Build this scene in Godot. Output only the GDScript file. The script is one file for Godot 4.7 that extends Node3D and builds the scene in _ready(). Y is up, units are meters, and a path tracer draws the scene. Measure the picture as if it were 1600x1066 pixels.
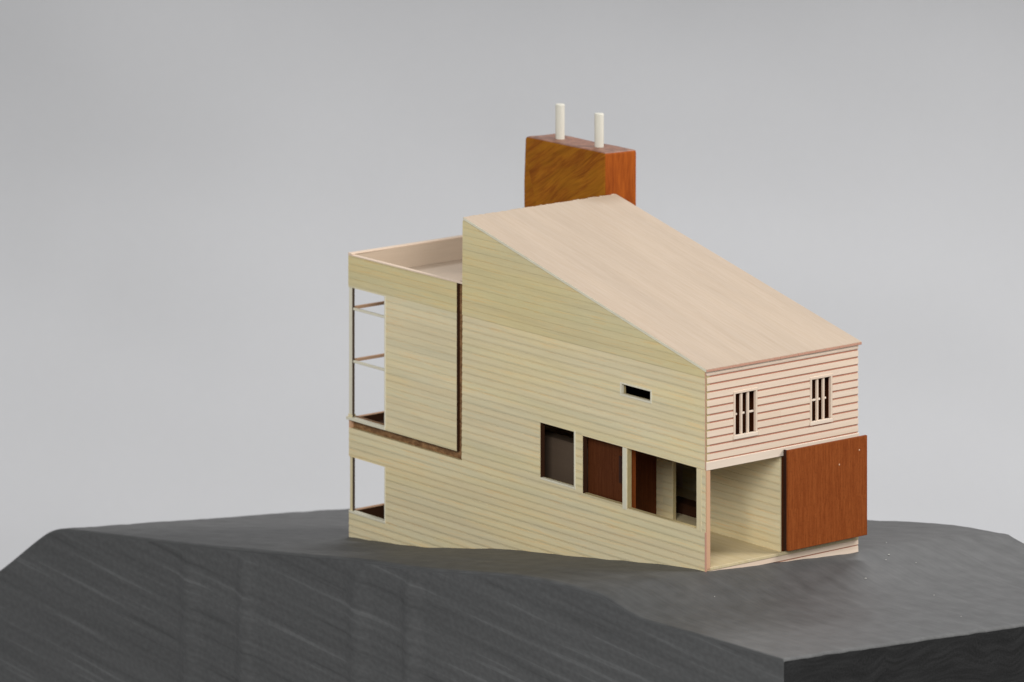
extends Node3D
# A wooden architectural model of a shed-roofed house on a dark carved block, in front of a grey paper sweep.
# All shapes are given in small units: UNIT metres each.  House axes: x along the short front, z along the long side towards the front, y up.

const UNIT := 1.0 / 2000.0
const TURN := 0.67745          # how far the model is turned from the camera
const LIFT := 0.4             # height of the block's front corner over the table
var rng := RandomNumberGenerator.new()
var M := {}
var house: Node3D

# ------------------------------------------------------------------ helpers
func lin(r: float, g: float, b: float) -> Color:
	return Color(r, g, b).linear_to_srgb()

func tri(st: SurfaceTool, a: Vector3, b: Vector3, c: Vector3, hint: Vector3, ta: Vector2, tb: Vector2, tc: Vector2, col := Color.WHITE) -> void:
	var n := (b - a).cross(c - a)
	if n.length() < 1e-9:
		return
	var flip := n.dot(hint) > 0.0
	n = n.normalized() * (1.0 if flip else -1.0)
	for k in ([0, 2, 1] if flip else [0, 1, 2]):
		st.set_normal(n)
		st.set_color(col)
		st.set_uv([ta, tb, tc][k])
		st.add_vertex([a, b, c][k] * UNIT)

func begin() -> SurfaceTool:
	var st := SurfaceTool.new()
	st.begin(Mesh.PRIMITIVE_TRIANGLES)
	return st

func obj(called: String, st: SurfaceTool, m: Material, parent: Node) -> MeshInstance3D:
	var o := MeshInstance3D.new()
	o.name = called
	o.mesh = st.commit()
	o.material_override = m
	parent.add_child(o, true)
	return o

# a sheet cut to a polygon in (u, y), from depth d_in out to d_out(y); side says in which plane it lies
func place(side: String, u: float, y: float, d: float) -> Vector3:
	match side:
		"left": return Vector3(-d, y, u)        # faces -x, u = z
		"front": return Vector3(u, y, d)        # faces +z, u = x
		"flat": return Vector3(u, d, y)         # lies flat, y = z
		"right": return Vector3(d, y, u)        # faces +x, u = z
		_: return Vector3(u, y, -d)             # faces -z
	return Vector3.ZERO

func sheet(st: SurfaceTool, poly: PackedVector2Array, side: String, base: float, d_in: float, d_out: Callable, span := Vector2(400, 120), off := Vector2.ZERO, along_y := false, col := Color.WHITE) -> void:
	var idx := Geometry2D.triangulate_polygon(poly)
	var sgn := 1.0
	if side == "left" or side == "back":
		sgn = -1.0
	var at := func(p: Vector2, d: float) -> Vector3: return place(side, p.x, p.y, base * sgn + d)
	var uv := func(p: Vector2, d: float) -> Vector2: return (Vector2(p.y / span.x, (p.x + d) / span.y) if along_y else Vector2(p.x / span.x, (p.y + d) / span.y)) + off
	var out_dir: Vector3 = place(side, 0, 0, 1) - place(side, 0, 0, 0)
	for t in range(0, idx.size(), 3):
		var p := [poly[idx[t]], poly[idx[t + 1]], poly[idx[t + 2]]]
		var q := []
		var r := []
		for v in p:
			q.append(at.call(v, d_out.call(v.y)))
			r.append(at.call(v, d_in))
		tri(st, q[0], q[1], q[2], out_dir, uv.call(p[0], 0), uv.call(p[1], 0), uv.call(p[2], 0), col)
		tri(st, r[0], r[1], r[2], -out_dir, uv.call(p[0], 0), uv.call(p[1], 0), uv.call(p[2], 0), col)
	var cw := Geometry2D.is_polygon_clockwise(poly)
	for k in poly.size():
		var a := poly[k]
		var b := poly[(k + 1) % poly.size()]
		var e := b - a
		var n2 := Vector2(e.y, -e.x) if not cw else Vector2(-e.y, e.x)
		# Godot calls a polygon clockwise in y-down axes; test the normal against the polygon itself
		if Geometry2D.is_point_in_polygon((a + b) * 0.5 + n2.normalized() * 0.05, poly):
			n2 = -n2
		var hint: Vector3 = place(side, n2.x, n2.y, 0) - place(side, 0, 0, 0)
		var ao: float = d_out.call(a.y)
		var bo: float = d_out.call(b.y)
		tri(st, at.call(a, ao), at.call(b, bo), at.call(b, d_in), hint, uv.call(a, ao), uv.call(b, bo), uv.call(b, d_in), col)
		tri(st, at.call(a, ao), at.call(b, d_in), at.call(a, d_in), hint, uv.call(a, ao), uv.call(b, d_in), uv.call(a, d_in), col)

func rect(a: float, b: float, c: float, d: float) -> PackedVector2Array:
	return PackedVector2Array([Vector2(a, c), Vector2(b, c), Vector2(b, d), Vector2(a, d)])

# a squared stick or slab with small chamfers along its edges
func slab(lo: Vector3, hi: Vector3, bev := 0.6, span := Vector2(400, 120), long_axis := -1, col := Color.WHITE) -> SurfaceTool:
	var st := begin()
	add_slab(st, lo, hi, bev, span, long_axis, col)
	return st

func add_slab(st: SurfaceTool, lo: Vector3, hi: Vector3, bev := 0.6, span := Vector2(400, 120), long_axis := -1, col := Color.WHITE) -> void:
	var size := hi - lo
	var la := long_axis if long_axis >= 0 else size.max_axis_index()
	var off := Vector2(rng.randf(), rng.randf())
	bev = minf(bev, size[size.min_axis_index()] * 0.3)
	var mid := (lo + hi) * 0.5
	var uv := func(p: Vector3, n_axis: int) -> Vector2:
		var other := 3 - la - n_axis if n_axis != la else (la + 1) % 3
		return Vector2(p[la] / span.x, (p[other] + p[n_axis] * 0.7) / span.y) + off
	for ax in 3:
		var b1 := (ax + 1) % 3
		var b2 := (ax + 2) % 3
		for s in [-1, 1]:
			var q := []
			for c in [[-1, -1], [1, -1], [1, 1], [-1, 1]]:
				var p := Vector3.ZERO
				p[ax] = mid[ax] + s * size[ax] * 0.5
				p[b1] = mid[b1] + c[0] * (size[b1] * 0.5 - bev)
				p[b2] = mid[b2] + c[1] * (size[b2] * 0.5 - bev)
				q.append(p)
			var h := Vector3.ZERO
			h[ax] = s
			tri(st, q[0], q[1], q[2], h, uv.call(q[0], ax), uv.call(q[1], ax), uv.call(q[2], ax), col)
			tri(st, q[0], q[2], q[3], h, uv.call(q[0], ax), uv.call(q[2], ax), uv.call(q[3], ax), col)
	# chamfers along the twelve edges and at the eight corners
	for ax in 3:
		var b1 := (ax + 1) % 3
		var b2 := (ax + 2) % 3
		for s1 in [-1, 1]:
			for s2 in [-1, 1]:
				var q := []
				for c in [[-1, 0], [1, 0], [1, 1], [-1, 1]]:
					var p := Vector3.ZERO
					p[ax] = mid[ax] + c[0] * (size[ax] * 0.5 - bev)
					p[b1] = mid[b1] + s1 * (size[b1] * 0.5 - (bev if c[1] == 0 else 0.0))
					p[b2] = mid[b2] + s2 * (size[b2] * 0.5 - (0.0 if c[1] == 0 else bev))
					q.append(p)
				var h := Vector3.ZERO
				h[b1] = s1
				h[b2] = s2
				tri(st, q[0], q[1], q[2], h, uv.call(q[0], b1), uv.call(q[1], b1), uv.call(q[2], b1), col)
				tri(st, q[0], q[2], q[3], h, uv.call(q[0], b1), uv.call(q[2], b1), uv.call(q[3], b1), col)
	for sx in [-1, 1]:
		for sy in [-1, 1]:
			for sz in [-1, 1]:
				var s := Vector3(sx, sy, sz)
				var c := mid + s * size * 0.5
				tri(st, c - Vector3(0, sy, sz) * bev, c - Vector3(sx, 0, sz) * bev, c - Vector3(sx, sy, 0) * bev, s, off, off, off, col)

# ------------------------------------------------------------------ textures
func fnl(s: int, f: float, oct := 3) -> FastNoiseLite:
	var n := FastNoiseLite.new()
	n.noise_type = FastNoiseLite.TYPE_SIMPLEX_SMOOTH
	n.seed = s
	n.frequency = f
	n.fractal_octaves = oct
	return n

# grain running along the picture's width; pix(a, b, c) gives the colour from three noises of -1..1
func grain(w: int, h: int, s: int, stretch: Array, pix: Callable) -> ImageTexture:
	var im := Image.create(w, h, false, Image.FORMAT_RGB8)
	var n := [fnl(s, 1.0, 3), fnl(s + 1, 1.0, 3), fnl(s + 2, 1.0, 4), fnl(s + 3, 1.0, 2)]
	for y in h:
		for x in w:
			var fx := float(x) / w
			var fy := float(y) / h
			var bend: float = n[3].get_noise_2d(fx * 2.0, fy * 2.0) * stretch[6]
			im.set_pixel(x, y, pix.call(n[0].get_noise_2d(fx * stretch[0], (fy + bend) * stretch[1]), n[1].get_noise_2d(fx * stretch[2], (fy + bend) * stretch[3]), n[2].get_noise_2d(fx * stretch[4], fy * stretch[5])))
	return ImageTexture.create_from_image(im)

func wood(c: Color, tex: Texture2D, rough := 0.6, spec := 0.35, relief := 0.0) -> StandardMaterial3D:
	var m := StandardMaterial3D.new()
	m.albedo_color = c
	m.albedo_texture = tex
	m.vertex_color_use_as_albedo = true
	m.roughness = rough
	m.metallic_specular = spec
	if relief > 0.0:
		m.heightmap_enabled = true
		m.heightmap_texture = tex
		m.heightmap_scale = relief
	return m

func make_materials() -> void:
	var pale := grain(1024, 256, 11, [1.6, 12.0, 5.0, 70.0, 2.0, 4.0, 0.02], func(a: float, b: float, c: float) -> Color:
		var t := clampf(0.55 + 0.5 * a + 0.4 * b, 0.0, 1.0)
		var k := 0.96 + 0.03 * c
		return Color((0.935 + 0.065 * t) * k, (0.92 + 0.08 * t) * k, (0.85 + 0.15 * t) * k))
	var even := grain(1024, 512, 31, [2.0, 90.0, 10.0, 300.0, 1.5, 5.0, 0.008], func(a: float, b: float, c: float) -> Color:
		var t := clampf(0.6 + 0.4 * a + 0.4 * b, 0.0, 1.0)
		var k := 0.965 + 0.025 * c
		return Color((0.96 + 0.04 * t) * k, (0.95 + 0.05 * t) * k, (0.93 + 0.07 * t) * k))
	var milled := grain(1536, 768, 21, [2.0, 26.0, 9.0, 210.0, 2.0, 5.0, 0.008], func(a: float, b: float, c: float) -> Color:
		var t := clampf(0.55 + 0.5 * a + 0.4 * b, 0.0, 1.0)
		var yellow := smoothstep(-0.35, 0.45, c + 0.35 * a)
		var tan := smoothstep(0.2, 0.6, b + 0.3 * a) * 0.05
		var k := 0.915 + 0.085 * t
		return Color(k * (0.993 + 0.007 * yellow), k * (0.966 - tan * 0.9), k * (0.872 - 0.028 * yellow - tan * 1.6)))
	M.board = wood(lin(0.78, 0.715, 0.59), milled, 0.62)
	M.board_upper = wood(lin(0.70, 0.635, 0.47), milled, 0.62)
	M.shade_brown = wood(lin(0.05, 0.02, 0.01), pale, 0.8, 0.2)  # shade in gaps and behind openings, put into a dark brown
	M.core = wood(lin(0.50, 0.40, 0.22), pale, 0.7)
	M.roof = wood(lin(0.535, 0.425, 0.328), grain(1536, 768, 41, [2.0, 60.0, 12.0, 330.0, 1.6, 6.0, 0.004], func(a: float, b: float, c: float) -> Color:
		var t := clampf(0.55 + 0.4 * a + 0.6 * b, 0.0, 1.0)
		var k := 0.965 + 0.03 * c
		return Color((0.95 + 0.05 * t) * k, (0.93 + 0.07 * t) * k, (0.90 + 0.10 * t) * k)), 0.6)
	M.cream = wood(lin(0.56, 0.45, 0.352), even, 0.6)
	M.front = wood(lin(0.80, 0.64, 0.515), even, 0.62)
	M.scorched = wood(lin(0.50, 0.23, 0.16), even, 0.8)
	M.trim = wood(lin(0.77, 0.72, 0.58), even, 0.6)
	M.front_trim = wood(lin(0.82, 0.69, 0.575), even, 0.6)
	M.jamb = wood(lin(0.66, 0.40, 0.25), even, 0.65)
	M.floor = wood(lin(0.66, 0.55, 0.36), pale, 0.6)
	M.edge = wood(lin(0.55, 0.30, 0.22), even, 0.7)
	M.reveal = wood(lin(0.36, 0.20, 0.10), grain(512, 128, 51, [10.0, 6.0, 60.0, 20.0, 4.0, 3.0, 0.0], func(a: float, b: float, c: float) -> Color:
		var t := clampf(0.55 + 0.5 * a + 0.35 * b, 0.0, 1.0)
		return Color(0.55 + 0.45 * t, 0.5 + 0.5 * t, 0.45 + 0.5 * t)), 0.75)
	var mahogany := grain(1024, 512, 71, [3.0, 26.0, 14.0, 190.0, 60.0, 420.0, 0.01], func(a: float, b: float, c: float) -> Color:
		var t := clampf(0.55 + 0.45 * a + 0.45 * b, 0.0, 1.0)
		var pore := 0.72 if c > 0.42 else 1.0
		return Color((0.78 + 0.22 * t) * pore, (0.70 + 0.30 * t) * pore, (0.62 + 0.38 * t) * pore))
	M.door = wood(lin(0.30, 0.080, 0.019), mahogany, 0.6, 0.2, 0.004)
	M.door_shade = wood(lin(0.035, 0.010, 0.005), mahogany, 0.6)  # door wood darkened: shade of its side put into the colour
	M.panel = wood(lin(0.105, 0.032, 0.011), mahogany, 0.65, 0.2)  # door wood in indoor shade, the shade put into the colour
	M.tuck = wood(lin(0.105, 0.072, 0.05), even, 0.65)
	M.chimney_side_tint = wood(Color.WHITE, grain(1024, 512, 91, [1.6, 12.0, 6.0, 70.0, 4.0, 7.0, 0.035], func(a: float, b: float, c: float) -> Color:
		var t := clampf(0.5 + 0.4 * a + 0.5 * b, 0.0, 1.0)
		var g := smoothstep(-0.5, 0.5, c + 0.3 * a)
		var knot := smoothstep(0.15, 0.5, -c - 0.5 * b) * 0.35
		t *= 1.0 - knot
		return lin(lerpf(0.20, 0.38, t) + 0.02 * g, lerpf(0.056, 0.130, t) + 0.022 * g, lerpf(0.006, 0.012, t))), 0.55, 0.2)  # greenish light on the side faces is put into the wood colour
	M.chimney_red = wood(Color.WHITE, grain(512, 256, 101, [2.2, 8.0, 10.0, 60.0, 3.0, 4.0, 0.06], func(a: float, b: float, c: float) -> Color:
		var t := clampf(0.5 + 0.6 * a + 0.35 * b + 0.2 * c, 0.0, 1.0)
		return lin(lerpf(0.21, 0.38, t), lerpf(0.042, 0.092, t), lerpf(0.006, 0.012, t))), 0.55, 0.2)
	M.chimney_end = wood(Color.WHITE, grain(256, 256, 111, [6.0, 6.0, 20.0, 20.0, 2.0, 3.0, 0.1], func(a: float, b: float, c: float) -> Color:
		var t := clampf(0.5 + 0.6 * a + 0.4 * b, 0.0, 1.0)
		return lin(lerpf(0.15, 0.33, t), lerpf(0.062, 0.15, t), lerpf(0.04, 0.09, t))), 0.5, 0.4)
	M.dowel = wood(lin(0.76, 0.735, 0.65), even, 0.6)
	M.speck = wood(lin(0.45, 0.44, 0.42), even, 0.7)
	# the stained block: long streaks along its grain, and the darker ends
	M.stain = wood(lin(0.122, 0.122, 0.123), grain(1536, 1024, 161, [5.0, 40.0, 24.0, 300.0, 60.0, 44.0, 0.001], func(a: float, b: float, c: float) -> Color:
		var t := clampf(0.82 + 0.05 * a + 0.06 * b + 0.08 * c, 0.0, 1.0)
		return Color(t, t, t)), 0.6, 0.45, 0.002)
	M.stain_side = wood(lin(0.122, 0.122, 0.123), grain(1536, 2048, 131, [2.0, 34.0, 4.5, 120.0, 190.0, 190.0, 0.0006], func(a: float, b: float, c: float) -> Color:
		var t := 0.80 + 0.05 * a + 0.07 * b + 0.07 * c
		var streak := smoothstep(0.42, 0.68, b + 0.45 * a)
		var pit := smoothstep(0.48, 0.70, -b - 0.45 * a)
		t = clampf(t + 0.075 * streak - 0.05 * pit, 0.0, 1.0)
		return Color(t, t, t)), 0.62, 0.4, 0.002)
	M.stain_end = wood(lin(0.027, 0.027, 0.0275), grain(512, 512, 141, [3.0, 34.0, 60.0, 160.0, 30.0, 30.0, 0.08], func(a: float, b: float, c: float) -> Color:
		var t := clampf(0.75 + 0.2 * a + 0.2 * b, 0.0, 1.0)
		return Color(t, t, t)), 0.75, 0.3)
	M.paper = wood(lin(0.575, 0.575, 0.587), grain(512, 512, 151, [2.0, 3.0, 160.0, 160.0, 7.0, 6.0, 0.0], func(a: float, b: float, c: float) -> Color:
		var t := 0.98 + 0.006 * a + 0.012 * b + 0.006 * c
		return Color(t, t, t)), 0.9, 0.2)
	M.table = wood(lin(0.3, 0.3, 0.3), even, 0.7)

# ------------------------------------------------------------------ clapboards
# rows of overlapping boards on a wall: each piece is a board of its own
func clad(wall: Node, side: String, base: float, outline: PackedVector2Array, holes: Array, first: float, last: float, lap: Callable, gap: float, m: Material, tone := 0.055) -> void:
	var start := Vector2(0.97 + base * 0.002, 0.24)
	var k0 := int(floor((first - 170.0) / 12.0))
	var k1 := int(ceil((last - 170.0) / 12.0))
	for k in range(k0, k1):
		var y0 := 170.0 + 12.0 * k
		var l: Array = lap.call(y0)
		if l.size() > 3:
			gap = l[3]
		var polys: Array = Geometry2D.intersect_polygons(rect(-3000, 3000, y0 + gap, y0 + 12.0), outline)
		for h in holes:
			var left := []
			for p in polys:
				left.append_array(Geometry2D.clip_polygons(p, h))
			polys = left
		var tint := rng.randf_range(-tone, tone)
		var warm := rng.randf_range(-0.025, 0.025)
		var slack := rng.randf_range(0.85, 1.15)
		for p in polys:
			var box := Rect2(p[0], Vector2.ZERO)
			for v in p:
				box = box.expand(v)
			if box.size.x < 1.5 or box.size.y < 1.2:
				continue
			var st := begin()
			var off := start if m == M.board else Vector2(rng.randf(), rng.randf())
			var col := Color(1 + tint + warm, 1 + tint, 1 + tint - warm)
			var bev: float = l[2]
			var full := func(y: float) -> float: return l[0] + l[1] * slack * (1.0 - (y - y0) / 12.0)
			var low := func(y: float) -> float: return lerpf(full.call(y0 + gap + bev) - (l[4] if l.size() > 4 else minf(1.1, l[0] - 0.1)), full.call(y0 + gap + bev), clampf((y - y0 - gap) / bev, 0, 1))
			for piece in Geometry2D.intersect_polygons(rect(-3000, 3000, y0 + gap + bev, y0 + 13), p):
				sheet(st, piece, side, base, -0.3, full, Vector2(1000, 680), off, false, col)
			for piece in Geometry2D.intersect_polygons(rect(-3000, 3000, y0, y0 + gap + bev), p):
				sheet(st, piece, side, base, -0.3, low, Vector2(1000, 680), off, false, col)
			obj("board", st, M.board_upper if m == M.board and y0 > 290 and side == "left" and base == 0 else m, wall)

# the solid sheet behind the boards, in upright strips so that no piece has a hole
func backing(called: String, side: String, base: float, outline: PackedVector2Array, holes: Array, thick: float, m: Material, parent: Node) -> MeshInstance3D:
	var cuts := [-3000.0, 3000.0]
	for h in holes:
		for v in h:
			if not cuts.has(v.x):
				cuts.append(v.x)
	cuts.sort()
	var st := begin()
	for k in cuts.size() - 1:
		var polys: Array = Geometry2D.intersect_polygons(rect(cuts[k], cuts[k + 1], -2000, 2000), outline)
		for h in holes:
			var left := []
			for p in polys:
				left.append_array(Geometry2D.clip_polygons(p, h))
			polys = left
		for p in polys:
			sheet(st, p, side, base, -thick, func(_y: float) -> float: return 0.0, Vector2(520, 150))
	return obj(called, st, m, parent)

func stick(called: String, lo: Vector3, hi: Vector3, m: Material, parent: Node, bev := 0.5) -> MeshInstance3D:
	return obj(called, slab(lo, hi, bev), m, parent)

# ------------------------------------------------------------------ the block
const EDGE := [[414, -15.1], [233, -17.6], [120, -20.5], [86, -20.6], [59, -17.3], [30, -11.5], [0, -5.2], [-22, -3.6], [-86, -5.2], [-204, -14], [-340, -34], [-474, -54], [-627, -71], [-767, -91], [-930, -114], [-1111, -139], [-1320, -165], [-1440, -180], [-1497, -190], [-1540, -208], [-1679, -297], [-1900, -425], [-2300, -600]]
const SPINE := [[414, -27], [300, -28], [233, -28.5], [160, -25.5], [122, -22], [88, -15.5], [55, -9], [25, -3.8], [0, -0.5], [-60, -5], [-120, -12], [-247, -29], [-370, -46], [-500, -63], [-610, -83], [-721, -102], [-820, -114], [-924, -125], [-1111, -152], [-1320, -181], [-1440, -199], [-1497, -210], [-1540, -228], [-1679, -317], [-1900, -445], [-2300, -620]]

func along(t: Array, z: float) -> float:
	for k in t.size() - 1:
		if z <= t[k][0] and z >= t[k + 1][0]:
			var p0: float = t[maxi(k - 1, 0)][1]
			var p3: float = t[mini(k + 2, t.size() - 1)][1]
			var d: float = t[k + 1][0] - t[k][0]
			var m1: float = (t[k + 1][1] - p0) / (t[k + 1][0] - t[maxi(k - 1, 0)][0]) * d
			var m2: float = (p3 - t[k][1]) / (t[mini(k + 2, t.size() - 1)][0] - t[k][0]) * d
			var s: float = (z - t[k][0]) / d
			return (2 * s * s * s - 3 * s * s + 1) * t[k][1] + (s * s * s - 2 * s * s + s) * m1 + (-2 * s * s * s + 3 * s * s) * t[k + 1][1] + (s * s * s - s * s) * m2
	return t[0][1] if z > t[0][0] else t[-1][1]

func ground(x: float, z: float) -> float:
	var k := 0.062 + 0.034 * smoothstep(0.0, -1400.0, z)
	var h := along(SPINE, z + 80.0 * pow(clampf((x - 250.0) / 434.0, 0, 1.2), 1.5) * smoothstep(-120.0, 0.0, z)) - k * x
	if x > 300:
		h -= (5.0 + 11.0 * exp(-pow((z + 50.0) / 70.0, 2.0))) * pow((x - 300) / 400.0, 2.0)
	var w := clampf(1.0 - (x + 205) / 130.0, 0.0, 1.0)
	return h + (along(EDGE, z) - along(SPINE, z) - k * 205.0) * w * w

func wave(z: float) -> float:      # the long sawn face is not quite flat
	var d := 0.0
	for b in [[-1100.0, 22.0, 9.0], [-940.0, 16.0, 9.0], [-628.0, 22.0, 9.0], [-486.0, 17.0, 10.0], [-150.0, 60.0, 2.0], [120.0, 40.0, 1.5], [-1330.0, 60.0, 2.0]]:
		d += b[2] * exp(-pow((z - b[0]) / b[1], 2.0))
	return d

func add_patch(st: SurfaceTool, rows: Array, from := 0, to := 100000) -> void:      # rows of [position, uv], smooth; only the columns from..to
	var w: int = rows[0].size()
	var pos := func(j: int, i: int) -> Vector3: return rows[clampi(j, 0, rows.size() - 1)][clampi(i, 0, w - 1)][0]
	var nrm := []
	for j in rows.size():
		var line := []
		for i in w:
			line.append((pos.call(j + 1, i) - pos.call(j - 1, i)).cross(pos.call(j, i + 1) - pos.call(j, i - 1)).normalized())
		nrm.append(line)
	for j in rows.size() - 1:
		for i in range(from, mini(to, w - 1)):
			for t in [[[j, i], [j, i + 1], [j + 1, i]], [[j, i + 1], [j + 1, i + 1], [j + 1, i]]]:
				for c in t:
					st.set_normal(nrm[c[0]][c[1]])
					st.set_uv(rows[c[0]][c[1]][1])
					st.set_color(Color.WHITE)
					st.add_vertex(rows[c[0]][c[1]][0] * UNIT)

func build_terrain() -> void:
	var zs := []
	var z := -2300.0
	while z < 402.0:
		zs.append(z)
		z += 24.0 if z < -1700 else 12.0 if z < -1600 or z > -1400 else 8.0
	zs.append_array([402.0, 407.0, 410.0, 412.3, 413.5, 414.0])
	var xs := []
	var x := 700.0
	while x > -180.0:
		xs.append(x)
		x -= 12.0 if x > -60 else 6.0
	var bottom := -800.0
	var rows := []
	for zz in zs:
		var line := []
		var drop_z := 0.0
		if zz > 410.0:
			var f: float = clampf((zz - 410.0) / 4.0, 0, 1)
			drop_z = 4.0 * (1.0 - sqrt(maxf(0.0, 1.0 - f * f)))
		var bump := func(px: float) -> float: return 1.3 * rough_noise.get_noise_2d(px * 0.9, zz * 0.5)
		# the far right side first, then over the top, then down the near long face
		line.append([Vector3(700, bottom, zz), Vector2((zz + 2300.0) / 2800.0, 1.4)])
		line.append([Vector3(701, ground(700, zz) - 6, zz), Vector2((zz + 2300.0) / 2800.0, 1.02)])
		for xx in xs:
			line.append([Vector3(xx, ground(xx, zz) - drop_z + bump.call(xx), zz), Vector2((zz + 2300.0) / 2800.0, xx / 1800.0 + 0.62)])
		var r := 4.0 + 4.0 * smoothstep(90.0, -20.0, zz) * (1.0 - 0.6 * smoothstep(-900.0, -1300.0, zz))
		var face := -205.0
		var ye := ground(-205.0, zz) - drop_z
		for a in 7:
			var t := a / 6.0 * PI / 2
			var px := face + r - r * sin(t)
			line.append([Vector3(px, ye + (ground(face + r, zz) - ground(-205.0, zz)) * (1.0 - sin(t)) * 0.6 - r * (1 - cos(t)) * 0.5, zz), Vector2((zz + 2300.0) / 2800.0, px / 1800.0 + 0.62 - (1 - cos(t)) * r / 1800.0)])
		var y0: float = line[-1][0].y
		for s in 16:
			var y := lerpf(y0, bottom, pow((s + 1) / 16.0, 2.0))
			line.append([Vector3(face - wave(zz) * smoothstep(0.0, 34.0, y0 - y), y, zz), Vector2((zz + 2300.0) / 2800.0, (y + zz * 0.09 - 60.0) / 1800.0 + 0.62)])
		rows.append(line)
	var st := begin()
	var brow: int = rows[0].size() - 17
	add_patch(st, rows, 0, brow)
	var side := begin()
	add_patch(side, rows, brow)
	# far end
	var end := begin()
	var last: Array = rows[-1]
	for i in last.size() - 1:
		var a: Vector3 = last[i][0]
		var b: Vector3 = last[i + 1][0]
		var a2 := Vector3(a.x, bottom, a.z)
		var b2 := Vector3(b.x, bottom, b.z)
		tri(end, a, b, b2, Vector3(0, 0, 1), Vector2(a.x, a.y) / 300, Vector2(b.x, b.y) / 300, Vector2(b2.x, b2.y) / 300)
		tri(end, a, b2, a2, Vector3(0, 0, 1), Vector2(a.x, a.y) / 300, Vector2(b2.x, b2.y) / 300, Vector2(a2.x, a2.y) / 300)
	var o := MeshInstance3D.new()
	o.name = "terrain"
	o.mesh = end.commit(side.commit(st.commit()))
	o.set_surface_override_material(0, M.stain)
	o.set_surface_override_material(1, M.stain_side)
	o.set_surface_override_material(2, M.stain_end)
	o.transform = house.transform
	add_child(o, true)
	o.set_meta("kind", "structure")
	o.set_meta("label", "dark grey stained wooden block carved into a gentle hillside under the model house")
	var ch := begin()
	for s in [[345, 40, 1.3], [368, 22, 1.6], [392, 60, 0.9], [250, 96, 1.8], [420, -40, 0.9], [300, 200, 0.9], [235, 330, 0.9], [-60, 90, 0.8]]:
		var c := Vector3(s[0], ground(s[0], s[1]) + 0.9, s[1])
		add_slab(ch, c - Vector3(s[2], 0.8, s[2] * 0.6), c + Vector3(s[2], 0.4, s[2] * 0.6), 0.4)
	obj("dust_specks", ch, M.speck, o).set_meta("kind", "stuff")

var rough_noise := fnl(5, 0.02, 3)

# ------------------------------------------------------------------ the house
const ROOF_SLOPE := 146.0 / 606.0
func roof_under(z: float) -> float:
	return 312.2 - z * ROOF_SLOPE

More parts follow.
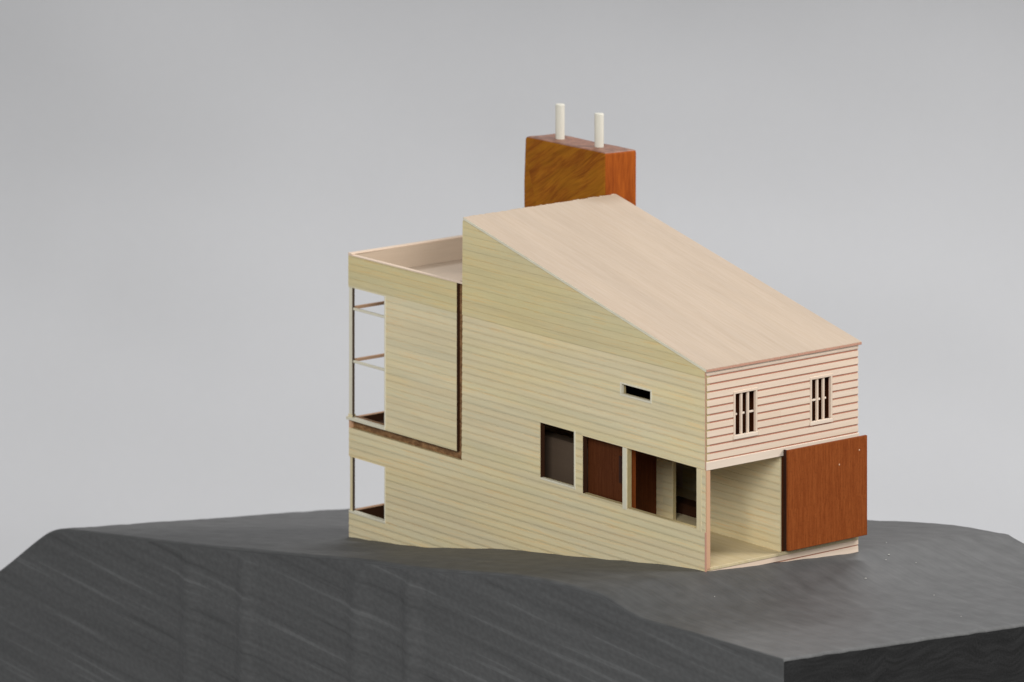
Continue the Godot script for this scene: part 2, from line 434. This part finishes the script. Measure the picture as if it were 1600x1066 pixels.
func build_house() -> void:
	var W := 322.0
	# --- long side: one sheet of boards with an L-shaped open joint round the tower panel
	var main := PackedVector2Array([Vector2(0, -60), Vector2(0, roof_under(0)), Vector2(-610, roof_under(-610)), Vector2(-614, 61), Vector2(-922, 61), Vector2(-922, -175)])
	var tower := rect(-924, -628, 74, 352)
	var holes := [rect(-409, -320, 71, 161), rect(-301, -201, 66, 160.5), rect(-190, -20, 63, 158.5), rect(-204, -131.5, 242, 259), rect(-913, -822, -79, 12.5), rect(-990, -913, -79, 12.5)]
	var tower_holes := [rect(-913, -822, 78, 299), rect(-990, -913, 84, 299)]
	var lap := func(y: float) -> Array: return [2.6, 0.08, 1.4, 0.06, 0.42] if y > 297 else [1.4, 0.6, 3.4, 0.12, 0.85]
	var wall := backing("long_wall", "left", 0, main, holes, 8, M.core, house)
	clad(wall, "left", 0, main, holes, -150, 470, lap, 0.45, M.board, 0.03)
	var tw := backing("tower_wall", "left", 0, tower, tower_holes, 6, M.core, house)
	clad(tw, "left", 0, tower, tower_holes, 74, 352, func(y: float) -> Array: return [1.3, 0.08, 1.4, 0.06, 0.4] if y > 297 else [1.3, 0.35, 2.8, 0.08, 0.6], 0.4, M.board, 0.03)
	var joint := begin()
	sheet(joint, PackedVector2Array([Vector2(-918, 56), Vector2(-606, 56), Vector2(-606, 353), Vector2(-634, 353), Vector2(-634, 80), Vector2(-918, 80)]), "left", 0, -12, func(_y: float) -> float: return -5.0, Vector2(200, 60))
	obj("joint_backing", joint, M.reveal, house)
	stick("shade_edge", Vector3(-0.9, 74, -627.9), Vector3(5.8, 351.5, -627.0), M.shade_brown, house, 0.2)  # thin dark strips: shade inside the open joint, painted as colour
	stick("shade_edge", Vector3(-0.9, 73.2, -920), Vector3(5.8, 73.9, -628), M.shade_brown, house, 0.2)
	# --- corner posts and window bars of the tower
	var post := stick("corner_post", Vector3(0, 78, -924), Vector3(4, 303, -914), M.trim, house)
	post.name = "corner_post"
	stick("corner_post", Vector3(0.5, -82, -922), Vector3(4.2, 15, -914), M.board, house)
	for y in [263.0, 174.0]:
		stick("window_bar", Vector3(0.5, y - 2.0, -914), Vector3(4.5, y + 2.0, -820), M.trim, house)
		stick("window_bar", Vector3(7, y - 2.5, -923), Vector3(124, y + 2.5, -918), M.jamb, house)
	stick("window_sill", Vector3(-3.6, 74.5, -928), Vector3(6, 79.5, -820), M.trim, house)
	stick("window_jamb", Vector3(-2.6, 79, -823), Vector3(4, 300, -819.5), M.trim, house)
	stick("window_jamb", Vector3(-2.4, -79, -823), Vector3(4, 13, -820.5), M.trim, house)
	stick("window_sill", Vector3(-2.8, -82.5, -921), Vector3(6, -78.5, -820), M.trim, house)
	# --- end wall of the tower with its half of the corner windows, and the terrace behind the parapet
	var endw := backing("end_wall", "back", -924.0, PackedVector2Array([Vector2(0, -190), Vector2(318, -200), Vector2(318, 356), Vector2(0, 356)]), [rect(-10, 125, 78, 299), rect(-10, 125, -79, 12.5)], 6, M.jamb, house)
	endw.name = "end_wall"
	var par := begin()
	sheet(par, PackedVector2Array([Vector2(1, 317), Vector2(312, 317), Vector2(312, 356.5), Vector2(1, 353.2)]), "front", -918.0, 0.1, func(_y: float) -> float: return 2.4, Vector2(400, 120))
	obj("parapet_lining", par, M.cream, house)
	stick("parapet_cap", Vector3(-1.2, 352, -925), Vector3(7, 354, -611), M.front, house)
	stick("parapet_cap", Vector3(-1.2, 354.2, -925.5), Vector3(318, 356.8, -915), M.front, house)
	stick("parapet_wall", Vector3(312, 300, -918), Vector3(318, 356, -606), M.cream, house)
	stick("end_wall_shade", Vector3(7, 14, -917.6), Vector3(311.8, 77, -916.6), M.shade_brown, house)  # dark sheets added below the sills, shade of the tower room as colour
	stick("end_wall_shade", Vector3(7, -150, -917.6), Vector3(311.8, -80.5, -916.6), M.shade_brown, house)
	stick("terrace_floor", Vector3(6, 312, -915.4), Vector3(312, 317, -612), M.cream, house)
	stick("tower_floor", Vector3(6, 60, -917.8), Vector3(312, 66, -606.5), M.shade_brown, house)  # shade inside the tower is put into the floor colour
	# --- front
	var fw_out := rect(0.5, 321, 158, 312)
	var fholes := [rect(58, 105.5, 202.5, 270), rect(219, 264.5, 201, 270)]
	var fw := backing("front_wall", "front", -0.4, fw_out, fholes, 7, M.scorched, house)
	clad(fw, "front", 0, rect(2.0, 321.5, 170, 311.5), fholes, 166, 312, func(_y: float) -> Array: return [0.6, 0.5, 0.6], 2.6, M.front, 0.02)
	stick("header", Vector3(-0.6, 157.5, -4), Vector3(322, 170.6, 2.4), M.front_trim, house)
	var base := backing("base_wall", "front", -0.6, rect(0.5, 321, -70, 0), [], 6, M.scorched, house)
	clad(base, "front", 0, rect(1.5, 321.5, -60, -0.4), [], -60, 0, func(_y: float) -> Array: return [0.4, 0.6, 0.6], 1.8, M.front, 0.03)
	# --- the two small front windows
	for w in [[58.0, 105.5, 202.5, 270.0], [219.0, 264.5, 201.0, 270.0]]:
		var win := Node3D.new()
		win.name = "window"
		house.add_child(win, true)
		stick("sill", Vector3(w[0] - 1.5, w[2] - 4.5, -3), Vector3(w[1] + 1.5, w[2] + 1.5, 2.6), M.front_trim, win)
		stick("head", Vector3(w[0] - 1.5, w[3] - 1.0, -3), Vector3(w[1] + 1.5, w[3] + 3.2, 1.9), M.front, win)
		stick("jamb", Vector3(w[0] - 0.8, w[2] + 1.5, -4), Vector3(w[0] + 2.6, w[3] - 1.0, 1.7), M.front, win)
		stick("jamb", Vector3(w[1] - 2.6, w[2] + 1.5, -4), Vector3(w[1] + 0.8, w[3] - 1.0, 1.7), M.front, win)
		var dx: float = (w[1] - w[0] - 6.0) / 3.0
		for k in 2:
			var cx: float = w[0] + 3.0 + dx * (k + 1)
			stick("mullion", Vector3(cx - 1.8, w[2] + 1, -4.5), Vector3(cx + 1.8, w[3] - 1, -0.2), M.front, win)
		var my: float = (w[2] + w[3]) / 2
		for k in 3:
			var x0: float = w[0] + 2.5 + dx * k
			var reach: float = [0.42, 0.55, 0.97][k] if w[0] < 100 else [0.9, 0.55, 0.5][k]
			stick("cross_bar", Vector3(x0, my - 1.6, -4.0), Vector3(x0 + dx * reach, my + 1.6, -1.4), M.front_trim, win)
	# --- trims of the long side's openings
	var slot := Node3D.new()
	slot.name = "slot_window"
	house.add_child(slot, true)
	stick("frame", Vector3(-2.6, 239.6, -206.6), Vector3(4, 242.6, -128.6), M.trim, slot)
	stick("frame", Vector3(-2.6, 258.4, -206.6), Vector3(4, 261.2, -128.6), M.trim, slot)
	stick("frame", Vector3(-2.5, 242.6, -206.6), Vector3(4, 258.4, -203.6), M.trim, slot)
	stick("frame", Vector3(-2.5, 242.6, -132), Vector3(4, 258.4, -128.6), M.trim, slot)
	var pw := Node3D.new()
	pw.name = "picture_window"
	house.add_child(pw, true)
	stick("frame", Vector3(-2.5, 68, -322), Vector3(5, 163.0, -318.4), M.trim, pw)
	stick("frame", Vector3(-2.0, 68.5, -409), Vector3(5, 71.4, -322.5), M.trim, pw)
	stick("head", Vector3(-2.1, 160.6, -409), Vector3(4, 162.6, -322.5), M.board, pw)
	for c in [[-409.0, 71.4, 160.6], [-301.0, 66.0, 160.0], [-913.8, 79.6, 299.0], [-913.0, -78.0, 12.0]]:
		stick("shade_edge", Vector3(-0.6, c[1], c[0] - 0.4), Vector3(7.6 if c[0] > -800 else 3.9, c[2], c[0] + 0.9), M.shade_brown if c[0] > -800 else M.tuck, house, 0.2)  # dark strips paint the shade on the reveals of the openings
	stick("lintel", Vector3(-1.9, 158.3, -302), Vector3(3, 160.8, -2), M.board, house)
	stick("porch_post", Vector3(-2.2, 60, -200.8), Vector3(6, 158, -190.6), M.trim, house)
	stick("porch_post", Vector3(-2.0, 60, -20.5), Vector3(5, 158, -8), M.board, house)
	stick("corner_jamb", Vector3(0.25, 0.5, -6.4), Vector3(8.2, 157.5, 1.6), M.jamb, house)
	stick("corner_bead", Vector3(-2.6, -60, 0.05), Vector3(0.15, 61, 1.9), M.edge, house, 0.3)
	stick("corner_bead", Vector3(-2.0, 158, 0.05), Vector3(-0.7, 311, 1.2), M.edge, house, 0.3)
	# --- floors, inner and far walls
	stick("ground_floor", Vector3(1.0, 0, -600), Vector3(321, 5, 1.6), M.floor, house)
	stick("upper_floor", Vector3(8, 159, -606), Vector3(316, 166, -6.6), M.floor, house)
	var inner_out := rect(-320, -3, 5, 159)
	var inner_hole := [rect(-266, -205, 5, 150)]
	var inner := backing("inner_wall", "left", 160, inner_out, inner_hole, 6, M.core, house)
	clad(inner, "left", 160, inner_out, inner_hole, 5, 159, func(_y: float) -> Array: return [1.4, 0.6, 3.4, 0.12, 0.85], 0.15, M.board)
	var far := backing("far_wall", "right", W, PackedVector2Array([Vector2(-7.6, -90), Vector2(-7.6, roof_under(0)), Vector2(-606, roof_under(-606)), Vector2(-606, -190)]), [rect(-110, -30, 40, 150)], 8, M.front, house)  # the opening is added, unseen, to let light into the room
	clad(far, "left", 313.6, rect(-420, -120, 5, 159), [], 5, 159, func(_y: float) -> Array: return [1.4, 0.6, 3.4, 0.12, 0.85], 0.15, M.board)
	far.name = "far_wall"
	stick("tower_far_wall", Vector3(312, -200, -917.8), Vector3(318, 300, -606.5), M.front, house)
	stick("ridge_wall", Vector3(1, 60, -606), Vector3(313.8, 452, -598), M.cream, house)
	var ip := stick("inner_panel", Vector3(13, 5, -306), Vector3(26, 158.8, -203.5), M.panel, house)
	stick("panel_end", Vector3(13, 5, -203.4), Vector3(26, 158.8, -200.5), M.door, ip)  # lit end of the same panel, in the lighter door wood
	stick("slot_shade", Vector3(11.4, 95, -226), Vector3(13.2, 138, -217), M.door_shade, house)  # dark stick painting the shade of a slot
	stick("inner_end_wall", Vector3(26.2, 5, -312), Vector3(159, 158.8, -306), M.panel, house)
	stick("inner_counter", Vector3(36, 5, -520), Vector3(60, 128, -318), M.tuck, house)
	stick("step_block", Vector3(196, 5, -330), Vector3(226, 22, -214), M.shade_brown, house)
	# --- roof
	var roof := begin()
	var r_in := func(zz: float) -> float: return 312.4 - zz * ROOF_SLOPE
	var r_out := func(zz: float) -> float: return 317.0 - zz * ROOF_SLOPE
	var z0 := -608.5
	var z1 := 3.6
	var xa := -1.8
	var xb := 326.0
	var c := []
	for p in [[xa, z0], [xb, z0], [xb, z1], [xa, z1]]:
		c.append([Vector3(p[0], r_out.call(p[1]), p[1]), Vector3(p[0], r_in.call(p[1]), p[1]), Vector2(p[1] / 640.0 + 0.97, p[0] / 345.0 + 0.02)])
	for lay in 2:
		tri(roof, c[0][lay], c[1][lay], c[2][lay], Vector3(0, 1 - 2 * lay, 0), c[0][2], c[1][2], c[2][2])
		tri(roof, c[0][lay], c[2][lay], c[3][lay], Vector3(0, 1 - 2 * lay, 0), c[0][2], c[2][2], c[3][2])
	for k in 4:
		var a: Array = c[k]
		var b: Array = c[(k + 1) % 4]
		var h: Vector3 = (a[0] + b[0]) / 2 - Vector3(162, 390, -302)
		h.y = 0
		tri(roof, a[0], b[0], b[1], h, a[2], b[2], b[2] + Vector2(0.01, 0.01))
		tri(roof, a[0], b[1], a[1], h, a[2], b[2] + Vector2(0.01, 0.01), a[2] + Vector2(0.01, 0.01))
	var ro := obj("roof", roof, M.roof, house)
	var vg := begin()
	sheet(vg, PackedVector2Array([Vector2(z1 - 0.3, r_in.call(z1) + 0.4), Vector2(z1 - 0.3, r_out.call(z1) - 0.35), Vector2(z0 + 0.3, r_out.call(z0) - 0.35), Vector2(z0 + 0.3, r_in.call(z0) + 0.4)]), "left", xa, -0.4, func(_y: float) -> float: return 0.8)
	obj("verge", vg, M.trim, ro)
	var fr := begin()          # the sawn front edge of the roof sheet, with small teeth
	var xx := xa
	while xx < xb - 0.1:
		var step := minf(rng.randf_range(4.0, 9.0), xb - xx)
		var out := rng.randf_range(0.2, 0.9)
		add_slab(fr, Vector3(xx, 311.8, z1 - 1.0), Vector3(xx + step - 0.1, 315.4 + rng.randf_range(-0.3, 0.3), z1 + out), 0.2)
		xx += step
	obj("eave_edge", fr, M.edge, ro)
	var rt := begin()          # the same teeth along the top edge
	xx = xa
	while xx < xb - 0.1:
		var step := minf(rng.randf_range(5.0, 8.0), xb - xx)
		add_slab(rt, Vector3(xx, 459.5, -610.0), Vector3(xx + step - 0.9, 463.6 + rng.randf_range(-0.4, 0.8), -608.2), 0.3)
		xx += step
	obj("ridge_edge", rt, M.cream, ro)
	stick("pane_shade_sheet", Vector3(9, 166.5, -34), Vector3(313, 318, -29), M.panel, house)  # dark sheet added behind the panes to paint the room's shade
	stick("soffit", Vector3(0.5, 306, -1.0), Vector3(321.5, 311.4, 1.4), M.front, house)
	# --- sliding door
	var door := obj("sliding_door", slab(Vector3(159.5, 8.6, 9.5), Vector3(328.6, 168.0, 14.5), 0.7, Vector2(300, 150), 1), M.door, house)
	stick("door_shade", Vector3(158.8, 9.0, 3.0), Vector3(162, 167.6, 10.2), M.door_shade, door)  # dark strip paints the shade on the door's side
	stick("gap_shade_sheet", Vector3(160.4, 5.2, -7.0), Vector3(321, 157, -2.0), M.panel, house)  # dark sheet added to darken the gap beside the door
	stick("door_rail", Vector3(162.2, 160, 2.6), Vector3(320, 165, 9.4), M.door_shade, door)
	var glue := begin()
	for g in [[268.0, 130.0], [311.0, 147.0]]:
		add_slab(glue, Vector3(g[0] - 1.1, g[1] - 1.3, 14.0), Vector3(g[0] + 1.1, g[1] + 1.3, 15.1), 0.4)
	obj("glue_dots", glue, M.jamb, door).set_meta("kind", "stuff")
	# --- chimney block with two dowel flues
	build_chimney()

func build_chimney() -> void:
	var lo := Vector3(319, -240, -849)
	var hi := Vector3(389.5, 528.5, -629)
	var r := 5.0
	var nz := fnl(77, 0.012, 2)
	var mid := (lo + hi) / 2
	var hs := (hi - lo) / 2
	var am: ArrayMesh = null
	var mats := []
	for ax in 3:
		var b1 := (ax + 1) % 3
		var b2 := (ax + 2) % 3
		for s in [-1, 1]:
			var rows := []
			var ticks := func(h: float) -> Array:
				var t := [-h, -h + r * 0.12, -h + r * 0.4, -h + r]
				var n := 10
				for k in range(1, n):
					t.append(lerpf(-h + r, h - r, float(k) / n))
				t.append_array([h - r, h - r * 0.4, h - r * 0.12, h])
				return t
			for u in ticks.call(hs[b1]):
				var line := []
				for v in ticks.call(hs[b2]):
					var p := Vector3.ZERO
					p[ax] = s * hs[ax]
					p[b1] = u
					p[b2] = v
					var q := Vector3(clampf(p.x, -hs.x + r, hs.x - r), clampf(p.y, -hs.y + r, hs.y - r), clampf(p.z, -hs.z + r, hs.z - r))
					var n := (p - q).normalized()
					p = q + n * r + n * nz.get_noise_3dv(p) * 1.3
					var w := p + mid
					if w.y > 400:
						w.y += 0.004 * (w.z + 629) - 2.0 * (w.x - 319) / 70.0 + 2.0
						var sink := clampf((w.y - 505) / 24.0, 0, 1)       # the worn far corner
						w.z += 5.0 * sink * sink * clampf((-780 - w.z) / 65.0, 0, 1)
					var uv := Vector2(w.z / 330.0 + w.y / 900.0, w.y / 240.0 - w.z / 420.0) if ax == 0 else Vector2(w.y / 300.0, w.x / 100.0) if ax == 2 else Vector2(w.x / 120.0, w.z / 160.0)
					line.append([w, uv])
				rows.append(line)
			var st := begin()
			var flipped := rows
			if s > 0:
				flipped = []
				for k in range(rows.size() - 1, -1, -1):
					flipped.append(rows[k])
			add_patch(st, flipped)
			am = st.commit(am)
			mats.append(M.chimney_side_tint if ax == 0 else M.chimney_red if ax == 2 else M.chimney_end)
	var o := MeshInstance3D.new()
	o.name = "chimney"
	o.mesh = am
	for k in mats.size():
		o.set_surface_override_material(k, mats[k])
	house.add_child(o, true)
	for f in [[354.0, -792.0, 588.0], [354.0, -687.0, 586.0]]:
		var st := begin()
		var prof := [[7.9, 512.0], [8.0, f[2] - 1.2], [7.2, f[2]], [0.0, f[2] + 0.2]]
		for k in 3:
			for j in 24:
				var p := []
				for c in [[k, j], [k, j + 1], [k + 1, j + 1], [k + 1, j]]:
					var a: float = TAU * c[1] / 24.0
					p.append(Vector3(f[0] + prof[c[0]][0] * cos(a), prof[c[0]][1], f[1] + prof[c[0]][0] * sin(a)))
				var h: Vector3 = (p[0] + p[2]) / 2 - Vector3(f[0], p[0].y - (6.0 if k > 0 else 0.0), f[1])
				var t := [Vector2(p[0].y / 300, j / 24.0), Vector2(p[1].y / 300, (j + 1) / 24.0), Vector2(p[2].y / 300, (j + 1) / 24.0), Vector2(p[3].y / 300, j / 24.0)]
				tri(st, p[0], p[1], p[2], h, t[0], t[1], t[2])
				tri(st, p[0], p[2], p[3], h, t[0], t[2], t[3])
		obj("flue", st, M.dowel, o)

# ------------------------------------------------------------------ backdrop
func build_backdrop() -> void:
	var nz := fnl(200, 0.35, 3)
	var rows := []
	var floor_y := -0.75
	var rad := 1.0
	var start := -4.6
	var prof := []
	for k in 14:
		prof.append(Vector2(lerpf(2.0, start, k / 13.0), floor_y))
	for k in range(1, 41):
		var a := PI / 2 * k / 40.0
		prof.append(Vector2(start - rad * sin(a), floor_y + rad * (1 - cos(a))))
	for k in range(1, 8):
		prof.append(Vector2(start - rad, floor_y + rad + 0.4 * k))
	var arc := 0.0
	for n in prof.size():
		var p: Vector2 = prof[n]
		arc += p.distance_to(prof[maxi(n - 1, 0)])
		var line := []
		for i in 61:
			var x := lerpf(-5.0, 5.0, i / 60.0)
			var d := 0.035 * nz.get_noise_2d(x * 1.3 + p.y, p.x * 1.6 - p.y) * (1.0 if p.x < start + 0.1 else 0.0)
			line.append([Vector3(x, p.y + d, p.x + d) / UNIT, Vector2(x / 2.0, arc / 2.0)])
		rows.append(line)
	var st := begin()
	rows.reverse()
	add_patch(st, rows)
	var o := obj("backdrop", st, M.paper, self)
	o.set_meta("kind", "structure")
	o.set_meta("label", "pale grey paper sweep hung behind and under the model")
	# what carries the block, below the frame
	var t := begin()
	add_slab(t, Vector3(-150, -2296, -2200), Vector3(650, -801, 360), 10)
	var to := obj("plinth", t, M.table, self)
	to.transform = Transform3D(Basis(Vector3.UP, TURN), Vector3(0, LIFT, 0))
	to.set_meta("kind", "structure")

func area(called: String, at: Vector3, aim: Vector3, size: Vector2, energy: float, c: Color) -> void:
	var l := AreaLight3D.new()
	l.name = called
	l.area_size = size
	l.light_energy = energy
	l.light_color = c
	l.shadow_enabled = true
	l.area_range = 30.0
	add_child(l)
	l.look_at_from_position(at, aim, Vector3.UP)

func _ready() -> void:
	rng.seed = 4
	var cam := Camera3D.new()
	cam.name = "camera"
	add_child(cam)
	var near := 0.05
	var lens := CameraAttributesPhysical.new()
	lens.frustum_focal_length = 194.0
	lens.exposure_aperture = 13.0
	lens.frustum_focus_distance = 4.36
	cam.attributes = lens
	cam.projection = Camera3D.PROJECTION_FRUSTUM
	cam.set_frustum(near * 1066.0 / 8620.0, Vector2(0, -near * 1833.0 / 8620.0), near, 60.0)
	cam.position = Vector3(-303, 2193, 8620) * UNIT + Vector3(0, LIFT, 0)
	cam.current = true
	var env := Environment.new()
	env.background_mode = Environment.BG_COLOR
	env.background_color = lin(0.28, 0.283, 0.285)
	env.tonemap_mode = Environment.TONE_MAPPER_LINEAR
	env.tonemap_exposure = 1.0
	env.sdfgi_enabled = true
	env.ssao_enabled = true
	env.ssil_enabled = true
	var we := WorldEnvironment.new()
	we.name = "environment"
	we.environment = env
	add_child(we)
	var aim := Vector3(0, 0.5, -0.2)
	area("right_window", Vector3(3.28, 3.1, -0.1), aim, Vector2(1.4, 1.4), 14.5, lin(1.0, 0.975, 0.945))
	area("front_fill", Vector3(-0.8, 2.6, 3.95), aim, Vector2(2.2, 1.8), 15.8, lin(0.985, 1.0, 0.985))  # added fill light near the camera, no window known there
	area("backdrop_fill", Vector3(1.4, 5.6, -5.4), Vector3(1.4, 0.0, -5.2), Vector2(3.0, 0.7), 23.0, lin(1, 1, 1))  # added unseen light that grades the backdrop

	make_materials()
	build_backdrop()
	house = Node3D.new()
	house.name = "model_house"
	house.position = Vector3(0, LIFT, 0)
	house.rotation.y = TURN
	build_terrain()
	add_child(house)
	house.set_meta("label", "pale wooden model house with sloping roof, rust red sliding door and red wood chimney block")
	house.set_meta("category", "model house")
	build_house()
